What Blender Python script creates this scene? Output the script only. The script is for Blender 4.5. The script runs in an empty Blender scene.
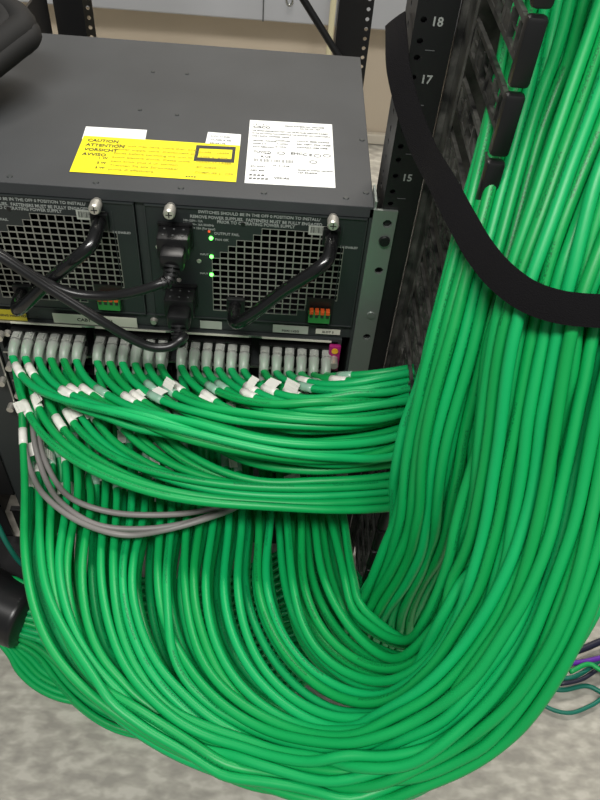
import bpy, bmesh, math, random
import numpy as np
from mathutils import Vector, Matrix, kdtree
random.seed(7); rng = np.random.default_rng(7)
PI = math.pi
ZT = .62                                   # height of the chassis top above the floor
C = bpy.context.scene.collection

# ------------------------------------------------------------------ camera frame
F = 731.86
CAM = np.array([-.084, -.5957, .3764 + ZT])
RX = np.array([0.99763872, 0.01747321, 0.06642035])
UY = np.array([-0.05779186, 0.73611071, 0.67438945])
FW = np.array([0.03710898, 0.67663558, -0.73538236])
def at(px, py, d):                         # point seen at a place of the photo, d metres along the view axis
    return CAM + d * (FW + RX * (px - 300) / F - UY * (py - 400) / F)
def atY(px, py, Y):
    r = FW + RX * (px - 300) / F - UY * (py - 400) / F
    return CAM + r * (Y - CAM[1]) / r[1]
def atX(px, py, X):
    r = FW + RX * (px - 300) / F - UY * (py - 400) / F
    return CAM + r * (X - CAM[0]) / r[0]
def atZ(px, py, Z):
    r = FW + RX * (px - 300) / F - UY * (py - 400) / F
    return CAM + r * (Z - CAM[2]) / r[2]
def proj(P):
    d = np.asarray(P) - CAM; z = d @ FW
    return 300 + F * (d @ RX) / z, 400 - F * (d @ UY) / z, z

# ------------------------------------------------------------------ materials
def srgb(r, g, b):
    f = lambda c: (c/255)/12.92 if c/255 <= .04045 else ((c/255+.055)/1.055)**2.4
    return (f(r), f(g), f(b), 1)
def mat(name, col, rough=.5, metal=0., spec=.5, noise=0, nscale=40, bump=0, bscale=300, trans=0, coat=0, emit=None, estr=0, alt=None):
    m = bpy.data.materials.new(name); m.use_nodes = True
    nt = m.node_tree; b = nt.nodes['Principled BSDF']
    b.inputs['Base Color'].default_value = col
    b.inputs['Roughness'].default_value = rough; b.inputs['Metallic'].default_value = metal
    b.inputs['Specular IOR Level'].default_value = spec
    b.inputs['Transmission Weight'].default_value = trans
    b.inputs['Coat Weight'].default_value = coat
    if emit: b.inputs['Emission Color'].default_value = emit; b.inputs['Emission Strength'].default_value = estr
    tc = nt.nodes.new('ShaderNodeTexCoord')
    if noise:
        n = nt.nodes.new('ShaderNodeTexNoise'); n.inputs['Scale'].default_value = nscale; n.inputs['Detail'].default_value = 4
        nt.links.new(tc.outputs['Object'], n.inputs['Vector'])
        r = nt.nodes.new('ShaderNodeValToRGB'); r.color_ramp.elements[0].position = .35; r.color_ramp.elements[1].position = .68
        c2 = alt or tuple(min(1, c*(1+noise)) for c in col[:3]) + (1,)
        c1 = col if alt else tuple(c*(1-noise) for c in col[:3]) + (1,)
        r.color_ramp.elements[0].color = c1; r.color_ramp.elements[1].color = c2
        nt.links.new(n.outputs['Fac'], r.inputs['Fac']); nt.links.new(r.outputs['Color'], b.inputs['Base Color'])
    if bump:
        n = nt.nodes.new('ShaderNodeTexNoise'); n.inputs['Scale'].default_value = bscale
        nt.links.new(tc.outputs['Object'], n.inputs['Vector'])
        bp = nt.nodes.new('ShaderNodeBump'); bp.inputs['Strength'].default_value = bump; bp.inputs['Distance'].default_value = .001
        nt.links.new(n.outputs['Fac'], bp.inputs['Height']); nt.links.new(bp.outputs['Normal'], b.inputs['Normal'])
    return m
def jacket_mat(name, col, ink, rough=.38):
    m = mat(name, col, rough, spec=.42, bump=.08, bscale=120)
    nt = m.node_tree; b = nt.nodes['Principled BSDF']; N = nt.nodes.new; L = nt.links.new
    uv = N('ShaderNodeUVMap'); uv.uv_map = 'UVMap'; sp = N('ShaderNodeSeparateXYZ'); L(uv.outputs[0], sp.inputs[0])
    # ink band: a narrow strip round the jacket, broken into characters along the length
    def mth(op, a, bb=None):
        x = N('ShaderNodeMath'); x.operation = op
        for k, v in enumerate([a, bb]):
            if v is None: continue
            if isinstance(v, (int, float)): x.inputs[k].default_value = v
            else: L(v, x.inputs[k])
        return x.outputs[0]
    band = mth('LESS_THAN', mth('ABSOLUTE', mth('SUBTRACT', sp.outputs[0], .5)), .05)
    cb = N('ShaderNodeCombineXYZ'); L(mth('MULTIPLY', sp.outputs[1], 420.), cb.inputs[0]); L(mth('MULTIPLY', sp.outputs[0], 26.), cb.inputs[1])
    n = N('ShaderNodeTexNoise'); n.inputs['Scale'].default_value = 1.6; n.inputs['Detail'].default_value = 0; L(cb.outputs[0], n.inputs['Vector'])
    n2 = N('ShaderNodeTexNoise'); n2.noise_dimensions = '1D'; n2.inputs['Scale'].default_value = 14.; L(sp.outputs[1], n2.inputs['W'])
    k = mth('MULTIPLY', mth('MULTIPLY', band, mth('GREATER_THAN', n.outputs['Fac'], .5)), mth('GREATER_THAN', n2.outputs['Fac'], .45))
    k = mth('MULTIPLY', k, .6)
    mx = N('ShaderNodeMix'); mx.data_type = 'RGBA'; L(k, mx.inputs['Factor'])
    mx.inputs['A'].default_value = col; mx.inputs['B'].default_value = ink
    oi = N('ShaderNodeObjectInfo'); hs = N('ShaderNodeHueSaturation')
    L(mth('ADD', mth('MULTIPLY', oi.outputs['Random'], .22), .89), hs.inputs['Value']); L(mx.outputs['Result'], hs.inputs['Color'])
    L(mth('ADD', mth('MULTIPLY', oi.outputs['Random'], .012), .494), hs.inputs['Hue'])
    L(hs.outputs[0], b.inputs['Base Color'])
    return m
M = dict(
    green=jacket_mat('green_jacket', srgb(9, 160, 84), srgb(3, 62, 36), .42),
    grey_jacket=mat('grey_jacket', srgb(128, 124, 122), .45),
    teal=mat('teal_jacket', srgb(18, 110, 92), .4), purple=mat('purple_jacket', srgb(92, 38, 150), .4),
    navy=mat('navy_jacket', srgb(26, 28, 48), .45),
    plug=mat('clear_plug_plastic', srgb(225, 228, 220), .22, trans=.62, spec=.6),
    boot=mat('cloudy_boot_plastic', srgb(222, 226, 218), .36, trans=.6),
    label=mat('white_label_vinyl', srgb(236, 234, 226), .35),
    wrap=mat('clear_label_wrap', srgb(170, 214, 190), .22, trans=.3),
    chassis=mat('charcoal_painted_steel', srgb(58, 60, 62), .58, spec=.35, noise=.10, nscale=9, bump=.12, bscale=900),
    bezel=mat('dark_bezel_steel', srgb(46, 50, 50), .5, bump=.05, bscale=900),
    plate=mat('power_supply_face', srgb(36, 41, 41), .45),
    grille=mat('grille_grey_metal', srgb(140, 140, 132), .42, metal=.3),
    black=mat('black_plastic', srgb(20, 20, 21), .4), gloss=mat('glossy_black_handle', srgb(18, 18, 19), .22, coat=.3),
    cord=mat('black_cord_rubber', srgb(26, 26, 27), .32),
    loom=mat('matte_black_loom', srgb(20, 20, 20), .75, spec=.3),
    post=mat('black_rack_paint', srgb(22, 22, 23), .45, bump=.05, bscale=700),
    plastic=mat('dusty_black_plastic', srgb(30, 30, 30), .33, noise=.5, nscale=60, alt=srgb(88, 87, 83)),
    strap=mat('black_hook_and_loop', srgb(17, 16, 18), .95, spec=.15, bump=.9, bscale=1400),
    steel=mat('bright_steel', srgb(176, 178, 174), .28, metal=1.), nickel=mat('nickel_screw', srgb(200, 196, 186), .3, metal=.65),
    flange=mat('brushed_flange_steel', srgb(160, 168, 162), .4, metal=.75, bump=.1, bscale=200),
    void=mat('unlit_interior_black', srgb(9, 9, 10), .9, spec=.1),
    yellow=mat('yellow_label', srgb(240, 226, 12), .45), white=mat('white_paper_label', srgb(232, 234, 232), .5),
    ink=mat('black_ink', srgb(34, 34, 34), .6), greyink=mat('pale_grey_ink', srgb(150, 154, 150), .6), midink=mat('grey_ink', srgb(84, 86, 86), .6),
    silverlab=mat('silver_label', srgb(172, 176, 166), .4), cream=mat('cream_label', srgb(206, 204, 190), .5), oldyellow=mat('dull_yellow_label', srgb(170, 156, 26), .5),
    orange=mat('orange_terminal', srgb(205, 84, 30), .4), termgreen=mat('green_terminal', srgb(44, 128, 58), .4),
    magenta=mat('magenta_plastic', srgb(148, 24, 96), .4), dotyellow=mat('yellow_dot', srgb(222, 170, 30), .4),
    led=mat('lit_green_led', srgb(60, 255, 70), .3, emit=(.12, 1, .10, 1), estr=6), redled=mat('dim_red_led', srgb(150, 40, 20), .3, emit=(1, .12, .03, 1), estr=.7),
    wall=mat('beige_wall_paint', srgb(204, 190, 170), .8, noise=.03, nscale=3), race=mat('grey_raceway', srgb(172, 174, 178), .5),
    base=mat('pale_wall_base', srgb(206, 198, 182), .6), conduit=mat('ivory_conduit', srgb(214, 206, 170), .5),
    jackm=mat('jack_black', srgb(24, 24, 24), .35), gold=mat('jack_shield', srgb(150, 146, 136), .35, metal=1.),
)
def floor_mat():
    m = mat('speckled_grey_floor_tile', srgb(165, 160, 150), .5); nt = m.node_tree; b = nt.nodes['Principled BSDF']; N = nt.nodes.new; L = nt.links.new
    tc = N('ShaderNodeTexCoord')
    mp = N('ShaderNodeMapping'); mp.inputs['Scale'].default_value = (.7, 1.3, 1); L(tc.outputs['Object'], mp.inputs[0])
    n = N('ShaderNodeTexNoise'); n.inputs['Scale'].default_value = 52; n.inputs['Detail'].default_value = 2.5; n.inputs['Distortion'].default_value = .15; L(mp.outputs[0], n.inputs['Vector'])
    r = N('ShaderNodeValToRGB'); e = r.color_ramp.elements
    e[0].position = .34; e[0].color = srgb(150, 146, 137); e[1].position = .64; e[1].color = srgb(190, 186, 175)
    x = e.new(.45); x.color = srgb(163, 159, 149); x = e.new(.52); x.color = srgb(171, 167, 156)
    L(n.outputs['Fac'], r.inputs['Fac'])
    n2 = N('ShaderNodeTexNoise'); n2.inputs['Scale'].default_value = 5; L(tc.outputs['Object'], n2.inputs['Vector'])
    mx = N('ShaderNodeMix'); mx.data_type = 'RGBA'; mx.blend_type = 'MULTIPLY'; mx.inputs['Factor'].default_value = .15
    L(r.outputs[0], mx.inputs['A']); L(n2.outputs['Fac'], mx.inputs['B']); L(mx.outputs['Result'], b.inputs['Base Color'])
    return m
M['floor'] = floor_mat()

# ------------------------------------------------------------------ helpers
def link(name, me, parent=None):
    o = bpy.data.objects.new(name, me); C.objects.link(o)
    if parent: o.parent = parent
    return o
def tag(o, label=None, cat=None, group=None, kind=None):
    if label: o['label'] = label
    if cat: o['category'] = cat
    if group: o['group'] = group
    if kind: o['kind'] = kind
    return o
def empty(name, loc, label, cat, group=None):
    o = bpy.data.objects.new(name, None); C.objects.link(o); o.location = loc; o.empty_display_size = .02
    return tag(o, label, cat, group)
def put(name, bm, m, parent=None, smooth=False, world=True):
    """bmesh in world coordinates -> mesh object; kept in place when parented to an unrotated empty"""
    me = bpy.data.meshes.new(name)
    if parent and world: bmesh.ops.translate(bm, verts=bm.verts, vec=-wloc(parent))
    bmesh.ops.recalc_face_normals(bm, faces=bm.faces)
    bm.to_mesh(me); bm.free()
    for q in (m if isinstance(m, (list, tuple)) else [m]): me.materials.append(M[q] if isinstance(q, str) else q)
    if smooth:
        for p in me.polygons: p.use_smooth = True
        try: me.set_sharp_from_angle(angle=math.radians(38))
        except Exception: pass
    return link(name, me, parent)
def wloc(o):
    v = Vector(o.location)
    while o.parent: o = o.parent; v = v + Vector(o.location)
    return v
def box(bm, c, s, bev=0, rot=None, mi=0):
    r = bmesh.ops.create_cube(bm, size=1); vs = r['verts']
    bmesh.ops.scale(bm, vec=Vector(s), verts=vs)
    if bev:
        es = list({e for v in vs for e in v.link_edges})
        g = bmesh.ops.bevel(bm, geom=es, offset=bev, segments=2, affect='EDGES', profile=.5)
        vs = list({v for f in g['faces'] for v in f.verts} | {v for v in vs if v.is_valid})
    if rot is not None: bmesh.ops.transform(bm, matrix=rot.to_4x4(), verts=vs)
    bmesh.ops.translate(bm, vec=Vector(c), verts=vs)
    if mi:
        for f in {f for v in vs for f in v.link_faces}: f.material_index = mi
    return vs
def bx(bm, x0, x1, y0, y1, z0, z1, bev=0, mi=0):
    return box(bm, ((x0+x1)/2, (y0+y1)/2, (z0+z1)/2), (abs(x1-x0), abs(y1-y0), abs(z1-z0)), bev, mi=mi)
def cyl(bm, a, b, r0, r1=None, n=20, cap=True):
    a, b = Vector(a), Vector(b); d = b - a
    q = d.to_track_quat('Z', 'Y').to_matrix().to_4x4()
    r = bmesh.ops.create_cone(bm, cap_ends=cap, segments=n, radius1=r0, radius2=r0 if r1 is None else r1, depth=d.length)
    bmesh.ops.transform(bm, matrix=Matrix.Translation((a+b)/2) @ q, verts=r['verts'])
    return r['verts']
def resample(P, step):
    P = np.asarray(P, float)
    # centripetal-ish Catmull-Rom, then even arc length
    Q = np.vstack([2*P[0]-P[1], P, 2*P[-1]-P[-2]]); out = []
    for i in range(1, len(Q)-2):
        p0, p1, p2, p3 = Q[i-1], Q[i], Q[i+1], Q[i+2]
        d = [max(1e-4, np.linalg.norm(b-a))**.5 for a, b in ((p0, p1), (p1, p2), (p2, p3))]
        t0 = 0; t1 = d[0]; t2 = t1+d[1]; t3 = t2+d[2]
        for t in np.linspace(t1, t2, 14, endpoint=False):
            A1 = (t1-t)/(t1-t0)*p0+(t-t0)/(t1-t0)*p1; A2 = (t2-t)/(t2-t1)*p1+(t-t1)/(t2-t1)*p2; A3 = (t3-t)/(t3-t2)*p2+(t-t2)/(t3-t2)*p3
            B1 = (t2-t)/(t2-t0)*A1+(t-t0)/(t2-t0)*A2; B2 = (t3-t)/(t3-t1)*A2+(t-t1)/(t3-t1)*A3
            out.append((t2-t)/(t2-t1)*B1+(t-t1)/(t2-t1)*B2)
    out.append(P[-1]); out = np.array(out)
    s = np.r_[0, np.cumsum(np.linalg.norm(np.diff(out, axis=0), axis=1))]
    n = max(4, int(s[-1]/step)+1); t = np.linspace(0, s[-1], n)
    return np.array([np.interp(t, s, out[:, k]) for k in range(3)]).T
def frames(P):
    T = np.gradient(P, axis=0); T /= np.linalg.norm(T, axis=1)[:, None]+1e-12
    n = np.cross(T[0], [0.3, .2, 1]); n /= np.linalg.norm(n); Ns = []
    for t in T:
        n = n - t*(n@t); n /= np.linalg.norm(n); Ns.append(n)
    Ns = np.array(Ns); return T, Ns, np.cross(T, Ns)
def tube_mesh(name, P, r, m, org=(0, 0, 0), n=10, twist=0., close=True):
    P = np.asarray(P, float); T, A, B = frames(P); R = np.broadcast_to(r, (len(P),))
    s = np.r_[0, np.cumsum(np.linalg.norm(np.diff(P, axis=0), axis=1))]
    ang = np.linspace(0, 2*PI, n, endpoint=False)[None, :] + twist + 2.*np.sin(s*5+twist)[:, None]*.4
    V = P[:, None, :] + R[:, None, None]*(np.cos(ang)[..., None]*A[:, None, :] + np.sin(ang)[..., None]*B[:, None, :]) - np.asarray(org)
    V = V.reshape(-1, 3); L = len(P); faces = []; uvs = []
    for i in range(L-1):
        for k in range(n):
            k2 = (k+1) % n
            faces.append((i*n+k, i*n+k2, (i+1)*n+k2, (i+1)*n+k))
            u0, u1 = k/n, (k+1)/n
            uvs += [u0, s[i]+twist, u1, s[i]+twist, u1, s[i+1]+twist, u0, s[i+1]+twist]
    if close:
        faces.append(tuple(range(n))[::-1]); faces.append(tuple(range((L-1)*n, L*n))); uvs += [0, 0]*(2*n)
    me = bpy.data.meshes.new(name); me.from_pydata(V.tolist(), [], faces)
    uv = me.uv_layers.new(name='UVMap'); uv.data.foreach_set('uv', uvs)
    me.polygons.foreach_set('use_smooth', [True]*len(me.polygons)); me.materials.append(M[m]); me.update()
    return me
def text_obj(name, s, loc, size, m, parent, rot=(PI/2, 0, 0), align='LEFT', sx=1., ext=.00008):
    cu = bpy.data.curves.new(name, 'FONT'); cu.body = s; cu.size = size; cu.align_x = align; cu.resolution_u = 2; cu.extrude = ext; cu.offset = size*.022
    o = bpy.data.objects.new(name, cu); C.objects.link(o); bpy.context.view_layer.update()
    me = bpy.data.meshes.new_from_object(o.evaluated_get(bpy.context.evaluated_depsgraph_get()))
    bpy.data.objects.remove(o); bpy.data.curves.remove(cu)
    me.materials.clear(); me.materials.append(M[m])
    from mathutils import Euler
    me.transform(Matrix.Translation(Vector(loc) - (wloc(parent) if parent else Vector())) @ Euler(rot).to_matrix().to_4x4() @ Matrix.Diagonal((sx, 1, 1, 1)))
    return link(name, me, parent)

# ------------------------------------------------------------------ setting
bm = bmesh.new(); bx(bm, -2.2, 2.0, -1.6, 1.40, -.04, 0)
tag(put('floor', bm, 'floor'), 'pale grey speckled floor under the rack', kind='structure')
WY = 1.31
bm = bmesh.new(); bx(bm, -2.2, 2.0, WY, WY+.05, 0, 1.3)
tag(put('wall_back', bm, 'wall'), 'beige wall behind the rack', kind='structure')
bm = bmesh.new(); bx(bm, -2.2, 2.0, WY-.02, WY, 0.002, .03, .003)
tag(put('baseboard_back', bm, 'base'), 'pale base strip along the back wall', kind='structure')
bm = bmesh.new(); bx(bm, -2.2, 2.0, WY-.085, WY-.001, .325, .50, .004)
race = put('trim_1', bm, 'race'); tag(race, 'grey wall raceway above the beige wall', kind='structure')
bm = bmesh.new(); bx(bm, -.16, -.157, WY-.087, WY-.084, .325, .5); put('joint', bm, 'midink', race)
# ivory conduit by the rear post
a = atY(329, 50, 1.2)
bm = bmesh.new(); cyl(bm, (a[0], 1.2, .001), (a[0], 1.2, 1.2), .007)
o = put('conduit', bm, 'conduit', smooth=True); tag(o, 'thin ivory conduit standing behind the rear rack post by the brace', 'conduit')

# ------------------------------------------------------------------ rack posts
def hole_plate(bm, o, u, v, w, h0, h1, holes, hr, th, nrm):
    """strip of width w along u, heights h0..h1 along v with real square-cut holes: list of (pos_u, pos_v)"""
    o, u, v, nrm = map(Vector, (o, u, v, nrm)); hu = sorted({h[0] for h in holes}); hv = sorted({h[1] for h in holes})
    us = [0]; 
    for x in hu: us += [x-hr, x+hr]
    us.append(w); vs = [h0]
    for x in hv: vs += [x-hr, x+hr]
    vs.append(h1)
    hs = {(round(a, 5), round(b, 5)) for a, b in holes}
    for i in range(len(us)-1):
        for j in range(len(vs)-1):
            a0, a1, b0, b1 = us[i], us[i+1], vs[j], vs[j+1]
            if (round((a0+a1)/2, 5), round((b0+b1)/2, 5)) in hs and i % 2 == 1 and j % 2 == 1:
                # octagonal hole: fill corners
                c = .3*(a1-a0)
                for (p, q, sa, sb) in ((a0, b0, 1, 1), (a1, b0, -1, 1), (a1, b1, -1, -1), (a0, b1, 1, -1)):
                    vv = [bm.verts.new(o+u*x+v*y) for x, y in ((p, q), (p+sa*c, q), (p, q+sb*c))]; bm.faces.new(vv)
                continue
            vv = [bm.verts.new(o+u*x+v*y) for x, y in ((a0, b0), (a1, b0), (a1, b1), (a0, b1))]; bm.faces.new(vv)
    bmesh.ops.remove_doubles(bm, verts=bm.verts, dist=1e-6)
    r = bmesh.ops.extrude_face_region(bm, geom=list(bm.faces))
    bmesh.ops.translate(bm, verts=[g for g in r['geom'] if isinstance(g, bmesh.types.BMVert)], vec=nrm*th)
U = .04445
zline = .1445 + ZT        # line between U18 and U17 (+1U)
post = empty('rack_post', (.024, 0, 0), 'black perforated front rack post numbered 15 to 18 beside the switch', 'rack post')
bm = bmesh.new()
hz = []
for k in range(-14, 8):
    z0 = zline + k*U
    hz += [z0+.0064, z0+.02225, z0+.0381]
hz = [z for z in hz if .05 < z < 1.1]
hole_plate(bm, (.0078, 0, 0), (1, 0, 0), (0, 0, 1), .0325, .001, 1.15, [(.0068, z) for z in hz], .0024, .002, (0, 1, 0))
put('front_face', bm, 'post', post)
bm = bmesh.new()
hole_plate(bm, (.0078, .0021, 0), (0, 1, 0), (0, 0, 1), .058, .001, 1.15, [(.030, z) for z in hz], .0028, .002, (1, 0, 0))
put('side_face', bm, 'post', post)
bm = bmesh.new(); bx(bm, .0383, .0403, .0021, .06, .001, 1.15); put('side_face', bm, 'post', post)
bm = bmesh.new()
for z in hz: bx(bm, .0103, .0106, .026, .044, z-.003, z+.003)     # cream pads stand in for the bright wall seen through the side holes
put('bright_hole_backing', bm, 'cream', post)
bm = bmesh.new(); bx(bm, .0120, .0380, .0045, .0065, .001, 1.14); put('dark_hole_backing', bm, 'black', post)  # black backing added so the front holes look dark
for k, s in ((0, '18'), (-1, '17'), (-2, '16'), (-3, '15'), (1, '19')):
    text_obj('number', s, (.0205, -.0003, zline + k*U + .0185), .0095, 'greyink', post)
    bm = bmesh.new(); bx(bm, .020, .0275, -.0004, 0, zline+k*U-.0003, zline+k*U+.0003); put('tick_mark', bm, 'midink', post)

def rear_post(x0, x1, y, label, holeside):
    p = empty('rear_rack_post', ((x0+x1)/2, y, 0), label, 'rack post', None)
    bm = bmesh.new(); bx(bm, x0, x1, y, y+.003, .001, 1.1); put('front_face', bm, 'post', p)
    bm = bmesh.new(); bx(bm, x0, x0+.003, y+.003, y+.05, .001, 1.1); put('side_face', bm, 'post', p)
    bm = bmesh.new()
    hs = [z for z in np.arange(.05, 1.05, .0159)]
    hole_plate(bm, (x1, y, 0), (1, 0, 0), (0, 0, 1), .016, .001, 1.1, [(.008, round(z, 5)) for z in hs], .0032, .002, (0, 1, 0))
    put('mounting_strip', bm, holeside, p)
    return p
a = atY(337, 25, .72); b = atY(369, 25, .72)
rear_post(a[0], b[0]-.012, .72, 'black rear rack post behind the right corner of the switch', 'post')
a = atY(55, 15, .72); b = atY(84, 15, .72)
rear_post(a[0], b[0], .72, 'black rear rack post behind the left part of the switch', 'gold')
a = atY(300, -6, .70); b = atY(342, 62, .70)
d = (b-a); bm = bmesh.new()
cyl(bm, a-d*1.2, b+d*.1, .0062, n=12)
o = put('rack_brace', bm, 'post', smooth=True); tag(o, 'thin black diagonal brace running down to the right rear rack post', 'brace')
a = atY(287, -8, WY-.088); b = atY(287, 3, WY-.088)
o = link('wire_hook', tube_mesh('wire_hook', resample([a+[0, 0, .1], a, b+[.0, 0, 0], b+[.006, 0, -.004], b+[.012, 0, .001], b+[.012, 0, .01]], .003), .0022, 'steel'))
tag(o, 'small bright wire hook hanging in front of the grey raceway', 'hook')

# ------------------------------------------------------------------ switch chassis
W = .44; D = .335
ch = empty('network_switch', (-W/2, D/2, ZT-.55), 'large charcoal rack-mounted network switch chassis with labels on its top', 'network switch')
bm = bmesh.new(); bx(bm, -W, 0, 0, D, ZT-.0025, ZT, .0008); bx(bm, -W, 0, 0, .0025, ZT-.0115, ZT-.0018)
put('top_cover', bm, 'chassis', ch)
bm = bmesh.new()
bx(bm, -W, -W+.003, .0, D, ZT-.55, ZT-.0026); bx(bm, -.003, 0, .0, D, ZT-.55, ZT-.0026); bx(bm, -W, 0, D-.003, D, ZT-.55, ZT-.0026)
bx(bm, -W, 0, 0.0, D, ZT-.553, ZT-.55)
bx(bm, -W/2-.004, -W/2+.004, .003, .2, ZT-.150, ZT-.0115)
bx(bm, -W, 0, .001, .2, ZT-.166, ZT-.1505)
put('side_frame', bm, 'bezel', ch)
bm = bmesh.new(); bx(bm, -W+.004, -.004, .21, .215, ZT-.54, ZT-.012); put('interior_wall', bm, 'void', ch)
# top screws and rivets
for i, (px, py) in enumerate([(10, 176.5), (96, 182.5), (181, 188), (264, 193), (346, 198), (366, 193), (362, 140), (153, 72), (187, 74), (140, 110), (177, 115)]):
    p = atZ(px, py, ZT)
    bm = bmesh.new(); cyl(bm, (p[0], p[1], ZT-.0006), (p[0], p[1], ZT+.0009), .0035 if i < 7 else .0026, .0024 if i < 7 else .0018, 16)
    put('screw' if i < 7 else 'rivet', bm, 'bezel', ch, True)
# mounting flange
fl = bmesh.new()
hole_plate(fl, (.0, -.0032, 0), (1, 0, 0), (0, 0, 1), .0225, ZT-.42, ZT-.001, [(.0145, ZT-.015), (.0145, ZT-.070), (.0145, ZT-.16), (.0145, ZT-.25), (.0145, ZT-.34)], .0042, .003, (0, 1, 0))
bx(fl, .0002, .0022, -.0002, .03, ZT-.42, ZT+.006)
fo = put('mounting_flange', fl, 'flange', ch); fo['label'] = 'bright steel mounting flange'
fl = bmesh.new(); bx(fl, -.4625, -W, -.003, 0, ZT-.5, ZT-.001); put('mounting_flange', fl, 'post', ch)
bm = bmesh.new(); cyl(bm, (.0145, -.0034, ZT-.034), (.0145, -.0062, ZT-.034), .0056, .005, 18); cyl(bm, (.0145, -.006, ZT-.034), (.0145, -.0066, ZT-.034), .0024, n=6)
put('flange_screw', bm, 'black', ch, True)
bm = bmesh.new(); cyl(bm, (.0145, -.0034, ZT-.128), (.0145, -.0048, ZT-.128), .0046, .004, 18)
put('flange_screw', bm, 'flange', ch, True)

# labels on the top cover (own quads at the seen corners, on the plane of the cover)
def quad_label(name, corners, m, zoff, parent):
    P = [atZ(x, y, ZT) for x, y in corners]; bm = bmesh.new()
    lo = [bm.verts.new((p[0], p[1], ZT+zoff)) for p in P]; hi = [bm.verts.new((p[0], p[1], ZT+zoff+.0001)) for p in P]
    bm.faces.new(hi); bm.faces.new(lo[::-1])
    for i in range(4): bm.faces.new((lo[i], lo[(i+1) % 4], hi[(i+1) % 4], hi[i]))
    o = put(name, bm, m, parent); return o, P
def lab_text(P, parent, u, v, s, size, m='ink', z=.0003, sx=1.):
    a, b, c, d = [np.array(p) for p in P]           # tl, tr, br, bl
    p = (a*(1-u)+b*u)*(1-v) + (d*(1-u)+c*u)*v
    ang = math.atan2(*(b-a)[[1, 0]])
    text_obj('printed_text', s, (p[0], p[1], ZT+z), size, m, parent, rot=(0, 0, ang), sx=sx, ext=.00003)
quad_label('white_label', [(86, 126.5), (147, 130), (145, 141), (82, 139)], 'white', .0, ch)
o2, P2 = quad_label('white_label', [(208, 132), (241, 134.5), (240, 147), (205, 145)], 'white', .0, ch)
for k in range(3): lab_text(P2, o2, .12, .35+.27*k, ['LVU 71340', 'CLASS A SR', '68-24178'][k], .0042, 'midink')
ye, PY = quad_label('yellow_warning_label', [(84, 136), (240, 146), (236, 182.5), (69.5, 172)], 'yellow', .0004, ch); ye['label'] = 'yellow warning label'
for k, s in enumerate(['CAUTION', 'ATTENTION', 'VORSICHT', 'AVVISO']): lab_text(PY, ye, .035, .16+.13*k, s, .0075, 'ink', .0008, sx=.9)
for k in range(7):
    lab_text(PY, ye, .22, .24+.11*k, ['This unit may have more than one', 'power supply cord. Disconnect all', 'cords before servicing the unit to', 'avoid electric shock. Cette unite', 'peut avoir plus d un cordon', 'Trennen Sie alle Stromkabel', 'prima di effettuare'][k], .0052, 'oldyellow', .0008, sx=1.1)
for k, s in enumerate([': 警', ': 告', ': 注']): lab_text(PY, ye, .14, .62+.13*k, ['1 W', '2 W', '3 W'][k], .005, 'ink', .0008)
lab_text(PY, ye, .69, .95, '....', .012, 'ink', .0008)
# black outlined box on the yellow label
def loc(P, u, v):
    a, b, c, d = [np.array(p) for p in P]; return (a*(1-u)+b*u)*(1-v) + (d*(1-u)+c*u)*v
bm = bmesh.new(); out = [(.722, .07), (.975, .05), (.975, .50), (.722, .52)]; inn = [(.745, .16), (.955, .14), (.955, .40), (.745, .42)]
vo = [bm.verts.new((*loc(PY, *q)[:2], ZT+.0007)) for q in out]; vi = [bm.verts.new((*loc(PY, *q)[:2], ZT+.0007)) for q in inn]
for i in range(4): bm.faces.new((vo[i], vo[(i+1) % 4], vi[(i+1) % 4], vi[i]))
put('printed_frame', bm, 'ink', ye)
for k in range(5): lab_text(PY, ye, .74, .28+.14*k, ['CLASS 1 LASER', 'LASER KLASSE 1', 'PRODUIT LASER', 'IEC 60825-1', 'COMPLIES 21 CFR'][k], .0048, 'oldyellow', .0008)
wl, PW = quad_label('white_rating_label', [(250, 120), (332, 124.5), (335.5, 188), (244.5, 183)], 'white', .0, ch); wl['label'] = 'white rating label with certification marks'
# logo: a row of bars over the maker's word
bm = bmesh.new()
for k, h in enumerate([.0012, .003, .0012, .0012, .003, .0012]):
    p = loc(PW, .05+.03*k, .085); box(bm, (p[0], p[1]+h/2, ZT+.0003), (.0009, h, .0001))
put('printed_logo', bm, 'ink', wl)
lab_text(PW, wl, .045, .135, 'CISCO', .0062, 'ink')
lab_text(PW, wl, .42, .085, 'CISCO SYSTEMS INC  SAN JOSE', .0036, 'ink', sx=.85)
lab_text(PW, wl, .60, .12, 'CA 95134 USA', .0036, 'midink')
rowtxt = ['THIS DEVICE COMPLIES WITH PART 15 OF THE FCC RULES. OPERATION IS SUBJECT', 'TO THE FOLLOWING TWO CONDITIONS  THIS DEVICE MAY NOT CAUSE HARMFUL', 'CLASS A DIGITAL  CONFORMS  ICES-003']
for k, s in enumerate(rowtxt): lab_text(PW, wl, .035, .19+.045*k, s, .0036, 'ink', sx=.60)
for k in range(3):
    lab_text(PW, wl, .06, .355+.05*k, ['MODEL WS-X45', 'NOM 019', 'KCC-REM-CSO'][k], .0033, 'ink')
    lab_text(PW, wl, .32, .34+.05*k, ['COMPLIES', 'UL 60950', 'E115322'][k], .0033, 'midink')
    lab_text(PW, wl, .57, .33+.05*k, ['VCCI-A  BSMI D33026', 'RRL CERT  FDA LASER', 'CANADA ICES NMB'][k], .0036, 'ink')
def ring(bm, c, r, w, n=20, sx=1.3):
    vo = [bm.verts.new((c[0]+sx*r*math.cos(t), c[1]+r*math.sin(t), ZT+.0003)) for t in np.linspace(0, 2*PI, n, endpoint=False)]
    vi = [bm.verts.new((c[0]+(sx*r-w)*math.cos(t), c[1]+(r-w)*math.sin(t), ZT+.0003)) for t in np.linspace(0, 2*PI, n, endpoint=False)]
    for i in range(n): bm.faces.new((vo[i], vo[(i+1) % n], vi[(i+1) % n], vi[i]))
bm = bmesh.new()
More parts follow.
